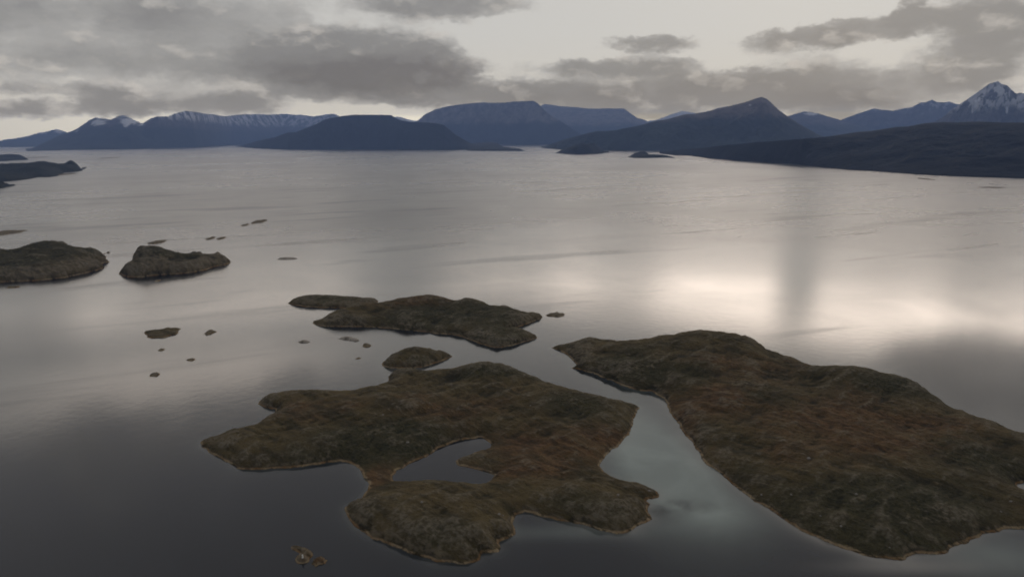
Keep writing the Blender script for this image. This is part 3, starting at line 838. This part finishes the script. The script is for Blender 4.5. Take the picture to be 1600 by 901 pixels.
def mountain(name, sky_line, base, R, mat, label, step=1.6, nf=70, nb=20, power=1.15, rav=0.16, snow=(), wl=900.0, back=2600.0, jag=0.7, kind='structure', seed=1, cat=None):
    """a range: its crest stands R metres away along sky_line, its foot meets the sea along base"""
    xa = max(min(p[0] for p in sky_line), -500)
    xb = min(max(p[0] for p in sky_line), 2300)
    xs = np.arange(xa, xb + step, step)
    yt = interp(sky_line, xs)
    yb = interp(base, xs)
    n = len(xs)
    rows = nf + nb
    V = np.zeros((rows, n, 3))
    crest = np.zeros(n); dirs = np.zeros((n, 2)); foot = np.zeros(n); Rc = np.zeros(n)
    yt = yt + jag * fbm(xs, xs * 0 + seed * 3.7, 34.0, 5, seed, 0.6) * 2.2
    for i, (x, a, b) in enumerate(zip(xs, yt, yb)):
        d = ray(x, a); hl = math.hypot(d[0], d[1])
        dirs[i] = d[:2] / hl
        f = at(x, b); foot[i] = min(np.linalg.norm(f[:2]), R * 0.86 if R > 21000 else 1e9)
        Rc[i] = max(R * (1 + 0.05 * math.sin(i * step / 90.0 + seed)), foot[i] * 1.04)
        crest[i] = H + Rc[i] * d[2] / hl
    crest = np.maximum(crest, 2.0)
    for j in range(rows):
        if j < nf:
            t = j / (nf - 1)
            r = foot + (Rc - foot) * t
            z = crest * t ** power
            q = 4 * t * (1 - t)
        else:
            t = (j - nf + 1) / nb
            r = Rc + back * t
            z = crest * (1 - t) ** 1.3
            q = 4 * t * (1 - t)
        X = dirs[:, 0] * r; Y = dirs[:, 1] * r
        nz = fbm(X, Y, wl, 5, seed + 11, 0.55, True) - 0.2
        z = z + rav * crest * q * nz
        # never let the flank stand above the sight line to its own crest
        if j < nf:
            lim = H + (crest - H) * r / Rc - 0.004 * crest
            z = np.where(j < nf - 1, np.minimum(z, np.maximum(lim, 1.0)), z)
        if j == 0 or j == rows - 1:
            z = z * 0 - 4.0
        V[j, :, 0] = X; V[j, :, 1] = Y; V[j, :, 2] = z
    cov = np.zeros((rows * n, 3))
    VV = V.reshape(-1, 3)
    if snow:
        px, py = proj(VV)
        for (sx, sy, rx, ry, w) in snow:
            cov[:, 0] += w * np.exp(-((px - sx) / rx) ** 2 - ((py - sy) / ry) ** 2)
    idx = np.arange(rows * n).reshape(rows, n)
    q = np.stack([idx[:-1, :-1], idx[:-1, 1:], idx[1:, 1:], idx[1:, :-1]], -1).reshape(-1, 4)
    # close the two ends with the end columns dropped below the sea
    V[:, 0, 2] = -4; V[:, -1, 2] = -4
    o = mesh_obj(name, VV, q, mat, (0, 0, 0), {'cover': cov})
    tag(o, label, cat, None, kind)
    return o


M_FAR = mountain_material('far_range_rock', 700, 800, 1.3)
M_SNOW = mountain_material('snowy_range_rock', 520, 720, 0.8, hi=(0.09, 0.082, 0.085))
M_FLAT = mountain_material('flat_hill_woodland', 2000, 5000, 0.0, base=(0.014, 0.018, 0.018))
M_CUT = mountain_material('veiled_mountain_rock', 650, 5000, 0.0, rocky=1.3, hi=(0.15, 0.135, 0.125))  # pale high rock, lightened further to stand in for the summit's cloud veil
M_PEAK = mountain_material('pointed_mountain_rock', 480, 5000, 0.0, rocky=1.0, hi=(0.14, 0.12, 0.11))
M_BIG = mountain_material('crag_rock', 330, 640, 0.75, rocky=1.5, hi=(0.080, 0.072, 0.068))
M_DARK = mountain_material('dark_slope_woodland', 900, 5000, 0.0, base=(0.006, 0.008, 0.011))
M_MID = mountain_material('right_range_rock', 500, 900, 0.5, hi=(0.10, 0.09, 0.09))

mountain('mountain', [(-500, 228), (-120, 224), (-60, 222), (0, 220), (12, 217), (28, 215.5), (45, 213), (60, 208), (72, 206), (82, 204), (90, 202.5), (98, 205), (110, 209), (130, 212), (170, 216), (260, 222)],
         [(-500, 228), (300, 226)], 33000, M_FAR, 'faint hazy snow topped mountains at the far left horizon', seed=3, snow=((68, 208, 6, 3, 0.7), (92, 205, 8, 4, 0.9)), wl=2500)
mountain('mountain', [(560, 186), (600, 183), (625, 183), (640, 187), (660, 190), (700, 200), (760, 215)], [(500, 221), (800, 219)], 31000, M_FAR, 'faint sliver of distant mountain behind the flat topped hill', seed=4, wl=2500)
mountain('mountain', [(960, 212), (1000, 192), (1030, 186), (1050, 178), (1066, 173), (1080, 176), (1110, 180), (1160, 190), (1200, 210)], [(900, 217), (1300, 214)], 31000, M_FAR, 'bright snowy mountain glimpsed under the clouds in the centre right', seed=5,
         snow=((1066, 175, 22, 5, 1.2),), wl=2500)
mountain('mountain', [(1180, 212), (1225, 184), (1240, 178), (1255, 174.5), (1278, 177), (1290, 181), (1310, 186), (1340, 196), (1400, 210)], [(1100, 217), (1500, 214)], 22000, M_MID, 'blue distant mountain with one snow patch between the pointed peak and right range', seed=6,
         snow=((1266, 178, 11, 2.5, 1.2),), wl=1800)
mountain('mountain', [(40, 236), (60, 227), (90, 213.5), (120, 201), (138, 188.5), (150, 184), (160, 185), (172, 187), (186, 181), (196, 181), (206, 186), (222, 193), (232, 187), (245, 182.5), (262, 181), (280, 176), (290, 173.5), (302, 174), (318, 177), (335, 179), (352, 182), (380, 178.5), (400, 178),
          (420, 179.5), (447, 178), (470, 180), (490, 182), (510, 178.5), (522, 178.5), (540, 186), (580, 196), (640, 214)],
         [(40, 236.5), (100, 234.8), (200, 233.2), (300, 230), (360, 226.5), (440, 225), (640, 224)], 20000, M_SNOW, 'long snow dusted mountain range along the left shore of the fjord', step=1.0, nf=90, seed=7, jag=0.9,
         snow=((153, 191, 12, 6, 0.9), (200, 189, 18, 6, 0.9), (196, 196, 5, 7, 0.5), (120, 205, 8, 4, 0.45), (292, 181, 10, 3.5, 0.5), (330, 183, 12, 3, 0.4), (380, 184, 10, 3, 0.5), (412, 182, 8, 2.5, 0.6), (447, 182, 9, 2.5, 0.5), (222, 195, 6, 3, 0.7)), wl=1500, rav=0.22)
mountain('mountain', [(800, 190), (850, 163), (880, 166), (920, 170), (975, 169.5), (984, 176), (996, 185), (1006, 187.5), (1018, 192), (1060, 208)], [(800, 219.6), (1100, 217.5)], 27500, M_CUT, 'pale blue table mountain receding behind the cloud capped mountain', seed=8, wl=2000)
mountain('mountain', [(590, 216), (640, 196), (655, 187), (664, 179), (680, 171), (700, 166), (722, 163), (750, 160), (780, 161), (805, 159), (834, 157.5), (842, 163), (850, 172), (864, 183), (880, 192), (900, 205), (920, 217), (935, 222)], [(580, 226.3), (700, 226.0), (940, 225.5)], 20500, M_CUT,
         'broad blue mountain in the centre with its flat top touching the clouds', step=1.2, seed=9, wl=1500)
mountain('mountain', [(845, 231), (862, 225), (880, 218.5), (900, 213), (920, 208), (935, 205.5), (950, 205), (965, 203), (990, 198), (1020, 190.5), (1050, 184.5), (1072, 178.5), (1085, 178), (1100, 175), (1122, 169), (1140, 166), (1155, 162), (1170, 158.5), (1182, 154), (1190, 151.5), (1198, 154.5), (1206, 161), (1216, 171), (1228, 180), (1240, 188),
          (1258, 199), (1275, 209), (1300, 219), (1340, 228)],
         [(845, 231.5), (870, 233.5), (950, 235), (1040, 235.5), (1350, 236)], 11500, M_PEAK, 'dark blue mountain rising to a pointed peak under the clouds', step=1.0, nf=90, seed=10, wl=800, rav=0.3, jag=0.6,
         snow=((1172, 163, 3, 5, 0.45), (1182, 160, 2, 4, 0.3)))
mountain('mountain', [(368, 229), (400, 221), (415, 217), (430, 214.5), (448, 208), (462, 206.5), (480, 199.5), (495, 194), (508, 187), (520, 183.5), (535, 181), (550, 179.5), (580, 179), (612, 180), (617, 184), (625, 188), (640, 190.5), (658, 191), (680, 192.5), (694, 195.5), (703, 203), (712, 211), (722, 217), (735, 224), (750, 227),
          (765, 226.5), (782, 227), (788, 230), (795, 234.5)],
         [(368, 229.5), (400, 232.2), (450, 234), (560, 233.3), (700, 234), (770, 235.3), (800, 235.5)], 12600, M_FLAT, 'dark blue flat topped hill ending in a low spit at the centre of the horizon', step=1.0, nf=80, seed=12, wl=700, rav=0.2, jag=0.5)
mountain('mountain', [(1240, 214), (1290, 196), (1320, 185), (1340, 177.5), (1352, 174), (1366, 169), (1380, 171.5), (1395, 173.5), (1412, 170), (1425, 167), (1437, 161), (1446, 160.5), (1456, 156.5), (1463, 160), (1475, 160), (1484, 159), (1495, 163), (1520, 163), (1560, 170), (1700, 180)],
         [(1200, 222), (1800, 220)], 14500, M_MID, 'blue grey jagged range between the pointed peak and the snowy crag', step=1.0, nf=80, seed=13, wl=1000, rav=0.22, jag=0.8, snow=((1440, 166, 10, 3, 0.35), (1485, 165, 9, 4, 0.35)))
mountain('mountain', [(1380, 214), (1430, 200), (1462, 190), (1475, 182), (1488, 170.5), (1500, 163), (1512, 155), (1522, 148), (1532, 141), (1545, 132), (1552, 129), (1559, 126), (1565, 130.5), (1574, 133), (1582, 141), (1588, 146), (1595, 145), (1604, 148), (1640, 160), (1700, 170), (1800, 150), (1900, 165), (2100, 190), (2300, 200)],
         [(1300, 226), (2300, 230)], 9500, M_BIG, 'rocky crag with snow streaked gullies, highest peak at the right', step=0.7, nf=130, seed=15, wl=420, rav=0.30, jag=0.8,
         snow=((1558, 139, 9, 6, 0.75), (1567, 142, 9, 5, 0.75), (1537, 145, 5, 5, 0.75), (1530, 154, 3, 7, 0.75), (1525, 163, 2.5, 8, 0.65), (1519, 174, 1.8, 6, 0.5), (1556, 150, 4, 7, 0.4), (1573, 172, 2.5, 7, 0.5), (1577, 163, 2, 6, 0.35)))
mountain('mountain', [(1030, 238), (1060, 234), (1100, 231), (1150, 225), (1200, 221), (1240, 218.5), (1280, 215), (1310, 211), (1335, 207.5), (1360, 205), (1380, 202), (1400, 199), (1420, 197.5), (1445, 193), (1470, 191.5), (1500, 191), (1530, 190), (1570, 191.5), (1600, 192), (1700, 195), (1900, 190), (2300, 200)],
         [(1030, 240), (1055, 243), (1080, 243.5), (1110, 247.5), (1150, 250.5), (1170, 251.5), (1210, 254), (1250, 257), (1290, 262), (1320, 264.5), (1335, 266), (1370, 267.5), (1400, 270), (1440, 273), (1500, 276), (1600, 279), (1900, 286), (2300, 295)],
         5600, M_DARK, 'dark wooded slope running down to the sea along the right shore', step=1.4, nf=90, seed=16, wl=600, rav=0.2, jag=0.5, power=1.0)
# low isles before the far shore
island('island', [(867, 238.5, 8), (880, 232.5, 55), (897, 229, 85), (920, 228.5, 90), (938, 230, 75), (948, 235, 25), (952, 238), (930, 240.5), (900, 241), (880, 240.5)],
       [(915, 235, 50)], 'dark blue hump shaped isle before the pointed mountain', 'island', cell=9, cell_y=30, L=120, s_idw=120, mat=FAR_ISLE, k=2.5, near=False, jag=3.0, rug=2.5)
island('island', [(980, 244.5, 3), (992, 241, 20), (1002, 239.5, 30), (1012, 240.5, 24), (1020, 243.5, 9), (1035, 243.5, 8), (1046, 244.5, 4), (1056, 247.5), (1040, 246.5), (1010, 247), (990, 247)],
       [(1003, 243, 20)], 'low dark isle with a long flat tail in the centre right distance', 'island', cell=7, cell_y=22, L=45, mat=FAR_ISLE, k=2.5, near=False, jag=2.0, rug=1.5)
island('island', [(728, 229, 20), (745, 228.5, 22), (765, 227.5, 28), (782, 228.5, 25), (790, 232, 8), (805, 234, 5), (812, 232.5, 16), (817, 234, 8), (819, 236.3), (800, 236.2), (770, 236), (730, 235.5)],
       [(765, 232, 20)], 'narrow dark spit of land with a knob at its tip off the flat topped hill', 'spit', cell=9, cell_y=35, L=60, mat=FAR_ISLE, k=2.5, near=False, jag=2.0, rug=1.5)


# ------------------------------------------------------------------ the sea
def axis(lo, hi, fine_lo, fine_hi, fine, grow=1.12):
    a = list(np.arange(fine_lo, fine_hi + fine, fine))
    s, x = fine, a[-1]
    while x < hi:
        s *= grow; x = min(x + s, hi); a.append(x)
    s, x = fine, a[0]
    while x > lo:
        s *= grow; x = max(x - s, lo); a.insert(0, x)
    return np.array(a)


wx = axis(-40000, 40000, -340, 420, 1.6)
wy = axis(-6000, 37000, 190, 760, 1.6)
WX, WY = np.meshgrid(wx, wy)
fine = (WX > -345) & (WX < 425) & (WY > 185) & (WY < 765)
shal = np.zeros(WX.shape + (4,))
fx, fy = WX[fine], WY[fine]
sdmin = np.full(fx.shape, -1e9)
for poly, hole in WATER_SD:
    if hole or np.ptp(poly[:, 0]) < 40:
        continue
    lo, hi = poly.min(0) - 40, poly.max(0) + 40
    m_ = (fx > lo[0]) & (fx < hi[0]) & (fy > lo[1]) & (fy < hi[1])
    if m_.any():
        s_ = signed_dist(fx[m_], fy[m_], poly)
        sdmin[m_] = np.maximum(sdmin[m_], s_)


def lag(x, y, px, py, rx, ry):
    c0 = at(px, py)
    ax = np.linalg.norm(at(px + rx, py)[:2] - c0[:2]); ay = np.linalg.norm(at(px, py - ry)[:2] - c0[:2])
    return np.exp(-((x - c0[0]) / ax) ** 2 - ((y - c0[1]) / ay) ** 2)


out = np.maximum(-sdmin, 0)
teal = 0.10 * np.exp(-out / 4.0)
teal += 1.2 * lag(fx, fy, 1015, 705, 70, 65) + 0.95 * lag(fx, fy, 1070, 750, 60, 45) + 0.38 * lag(fx, fy, 1140, 800, 70, 35) + 0.45 * lag(fx, fy, 1560, 870, 130, 30) + 0.3 * lag(fx, fy, 880, 830, 120, 12)
teal *= 1 + 0.25 * fbm(fx, fy, 40, 4, 77)
sand = 0.13 * np.exp(-out / 1.4)
sand += 0.55 * lag(fx, fy, 1420, 884, 110, 10) + 0.3 * lag(fx, fy, 1060, 668, 18, 40) + 0.5 * lag(fx, fy, 1610, 764, 24, 10) + 0.35 * lag(fx, fy, 640, 577, 40, 3)
sand += 0.75 * np.exp(-out / 4.5) * lag(fx, fy, 1230, 840, 300, 140)
for poly, hole in WATER_SD:
    if hole:
        ins = np.clip(signed_dist(fx, fy, poly) / 2.0 + 0.8, 0, 1)
        teal *= 1 - ins; sand *= 1 - ins
kelp = 0.8 * lag(fx, fy, 1070, 790, 40, 10) + 0.6 * lag(fx, fy, 1030, 800, 25, 14)
kelp *= np.clip(0.5 + 1.6 * fbm(fx, fy, 18, 4, 78), 0, 1)
shal[fine] = np.stack([np.clip(teal, 0, 1), np.clip(sand, 0, 1), np.clip(kelp, 0, 1), np.clip(1.3 * lag(fx, fy, 680, 725, 80, 40), 0, 1)], -1)
nyw, nxw = WX.shape
iw = np.arange(nxw * nyw).reshape(nyw, nxw)
qw = np.stack([iw[:-1, :-1], iw[:-1, 1:], iw[1:, 1:], iw[1:, :-1]], -1).reshape(-1, 4)
sea = mesh_obj('sea', np.stack([WX.ravel(), WY.ravel(), WX.ravel() * 0], -1), qw, water_material(), (0, 0, 0), {'shallow': shal.reshape(-1, 4)})
tag(sea, 'calm grey fjord water mirroring the clouds', None, None, 'structure')


# ------------------------------------------------------------------ boulders on the islands
def boulder_mesh(seed, name='boulder'):
    import bmesh
    rnd = random.Random(seed)
    bm = bmesh.new()
    bmesh.ops.create_icosphere(bm, subdivisions=3, radius=1.0)
    offs = [(Vector((rnd.uniform(-1, 1), rnd.uniform(-1, 1), rnd.uniform(-1, 1))).normalized(), rnd.uniform(0.55, 0.85)) for _ in range(9)]
    for v in bm.verts:
        n = v.co.normalized()
        r = 1.0
        for d, c in offs:                       # flat broken facets
            k = n.dot(d)
            if k > 0.2:
                r = min(r, c / k)
        r *= 1 + 0.04 * math.sin(9 * n.x + seed) * math.cos(7 * n.y)
        v.co = n * r
        v.co.z *= 0.7
    me = bpy.data.meshes.new(name)
    bm.to_mesh(me); bm.free()
    for p in me.polygons:
        p.use_smooth = False
    return me


mb, ntb = new_mat('pale_boulder')
tcb = nn(ntb, 'ShaderNodeTexCoord')
nb1 = noise(ntb, tcb.outputs['Object'], 1.6, 5, 0.65)
finish(ntb, mixc(ntb, maprange(ntb, nb1, 0.35, 0.65), rgb(0.14, 0.125, 0.105), rgb(0.34, 0.31, 0.27)), 0.9, nb1, 0.2, 0.6, 0.2)
BM = [boulder_mesh(s) for s in (3, 8, 15)]
for me in BM:
    me.materials.append(mb)
fP = ISL['large brown heath island with deep bays wrapped around a grey lagoon']
fQ = ISL['largest island, rust and dark green heath across the strait with a thin pale sandy shore']
spots = [
    (fP, 659, 784, 1.3, 'lone pale boulder in the middle of the south hump of the lagoon island'),
    (fP, 780, 803, 1.2, 'left one of two touching boulders above the little south bay of the lagoon island'),
    (fP, 786, 805, 1.0, 'right one of two touching boulders above the little south bay of the lagoon island'),
    (fP, 829, 634, 1.0, 'small boulder on the upper heath of the lagoon island, nearest the strait'),
    (fP, 637, 691, 1.7, 'broad pale boulder low on the dark slope above the lagoon'),
    (fP, 598, 648, 1.2, 'boulder near the crest of the dark slope above the lagoon'),
    (fP, 1014, 767, 1.1, 'upper boulder at the very tip of the east point of the lagoon island'),
    (fP, 966, 773, 1.2, 'boulder a little inland from the tip of the east point'),
    (fQ, 1263, 716, 2.0, 'largest pale boulder in the rust heath at the centre of the largest island'),
    (fQ, 1236, 774, 1.1, 'boulder on the green lower slope of the largest island, uppermost of those there'),
    (fQ, 1190, 773, 1.0, 'boulder just above the strait shore of the largest island'),
    (fQ, 1145, 753, 0.9, 'small boulder at the edge of the strait shore, northernmost on the largest island'),
    (fQ, 1282, 806, 0.9, 'upper left boulder on the dark south slope of the largest island'),
    (fQ, 1314, 822, 1.0, 'middle boulder on the dark south slope of the largest island'),
    (fQ, 1390, 855, 0.9, 'lowest boulder, close above the sandy south tip of the largest island'),
    (fQ, 1338, 772, 1.2, 'boulder where rust heath turns to dark scrub above the south slope'),
    (fQ, 1579, 783, 1.1, 'boulder just below the pale cove at the right edge'),
    (fQ, 1564, 799, 1.0, 'boulder down the slope from the pale cove at the right edge'),
]
for i, (fld, px, py, s, lab) in enumerate(spots):
    g_ = ground_at(px, py, fld)
    o = bpy.data.objects.new('boulder', BM[i % 3])
    C.objects.link(o)
    s *= 0.62
    o.location = (g_[0], g_[1], g_[2] + 0.18 * s)
    o.rotation_euler = (random.uniform(-0.2, 0.2), random.uniform(-0.2, 0.2), random.uniform(0, 6.28))
    o.scale = (s * random.uniform(1.0, 1.5), s, s * random.uniform(0.8, 1.1))
    tag(o, lab, 'boulder', 'pale boulders scattered over the two large islands')

# ------------------------------------------------------------------ white marker on the small skerry
import bmesh


def lathe(name, prof, mat, parent=None, seg=24):
    bm = bmesh.new()
    rings = []
    for r, z in prof:
        rings.append([bm.verts.new((r * math.cos(2 * math.pi * i / seg), r * math.sin(2 * math.pi * i / seg), z)) for i in range(seg)])
    for a, b in zip(rings[:-1], rings[1:]):
        for i in range(seg):
            bm.faces.new((a[i], a[(i + 1) % seg], b[(i + 1) % seg], b[i]))
    bm.faces.new(rings[0][::-1]); bm.faces.new(rings[-1])
    me = bpy.data.meshes.new(name)
    bm.to_mesh(me); bm.free()
    me.materials.append(mat)
    o = bpy.data.objects.new(name, me); C.objects.link(o)
    if parent: o.parent = parent
    return o


mw, ntw = new_mat('white_paint')
tcw = nn(ntw, 'ShaderNodeTexCoord')
nw1 = noise(ntw, tcw.outputs['Object'], 3.0, 4, 0.6)
finish(ntw, mixc(ntw, maprange(ntw, nw1, 0.35, 0.6), rgb(0.70, 0.66, 0.58), rgb(0.85, 0.83, 0.78)), 0.6)
mc_, ntc = new_mat('marker_concrete')
tcc = nn(ntc, 'ShaderNodeTexCoord')
finish(ntc, mixc(ntc, noise(ntc, tcc.outputs['Object'], 4.0, 4, 0.6), rgb(0.22, 0.20, 0.18), rgb(0.38, 0.36, 0.33)), 0.9)
fS = ISL['two armed tan skerry carrying the small white marker']
g_ = ground_at(473, 871.5, fS)
mk = bpy.data.objects.new('sea_marker', None); C.objects.link(mk)
mk.location = (g_[0], g_[1], g_[2] - 0.12)
tag(mk, 'small white upright marker standing on the two armed tan skerry', 'sea marker')
lathe('base', [(0.62, 0.0), (0.62, 0.22), (0.52, 0.28)], mc_, mk)
lathe('column', [(0.40, 0.28), (0.36, 0.9), (0.30, 1.55), (0.30, 1.62)], mw, mk)
lathe('cap', [(0.36, 1.62), (0.38, 1.70), (0.22, 1.84), (0.05, 1.92)], mw, mk)

# ------------------------------------------------------------------ the air
hb = bmesh.new()
bmesh.ops.create_cube(hb, size=1.0)
hm = bpy.data.meshes.new('haze')
hb.to_mesh(hm); hb.free()
mh, nth = new_mat('haze_air')
pv = nn(nth, 'ShaderNodeVolumePrincipled')
pv.inputs['Color'].default_value = HAZE_COLOR
pv.inputs['Density'].default_value = HAZE_DENSITY
pv.inputs['Anisotropy'].default_value = 0.0
mo = nn(nth, 'ShaderNodeOutputMaterial'); nth.links.new(pv.outputs[0], mo.inputs['Volume'])
hm.materials.append(mh)
hz = bpy.data.objects.new('haze', hm); C.objects.link(hz)
hz.scale = (84000, 46000, HTOP - HBOT)
hz.location = (0, -7000 + 23000, (HTOP + HBOT) / 2)
tag(hz, 'thin blue haze over the fjord', None, None, 'stuff')
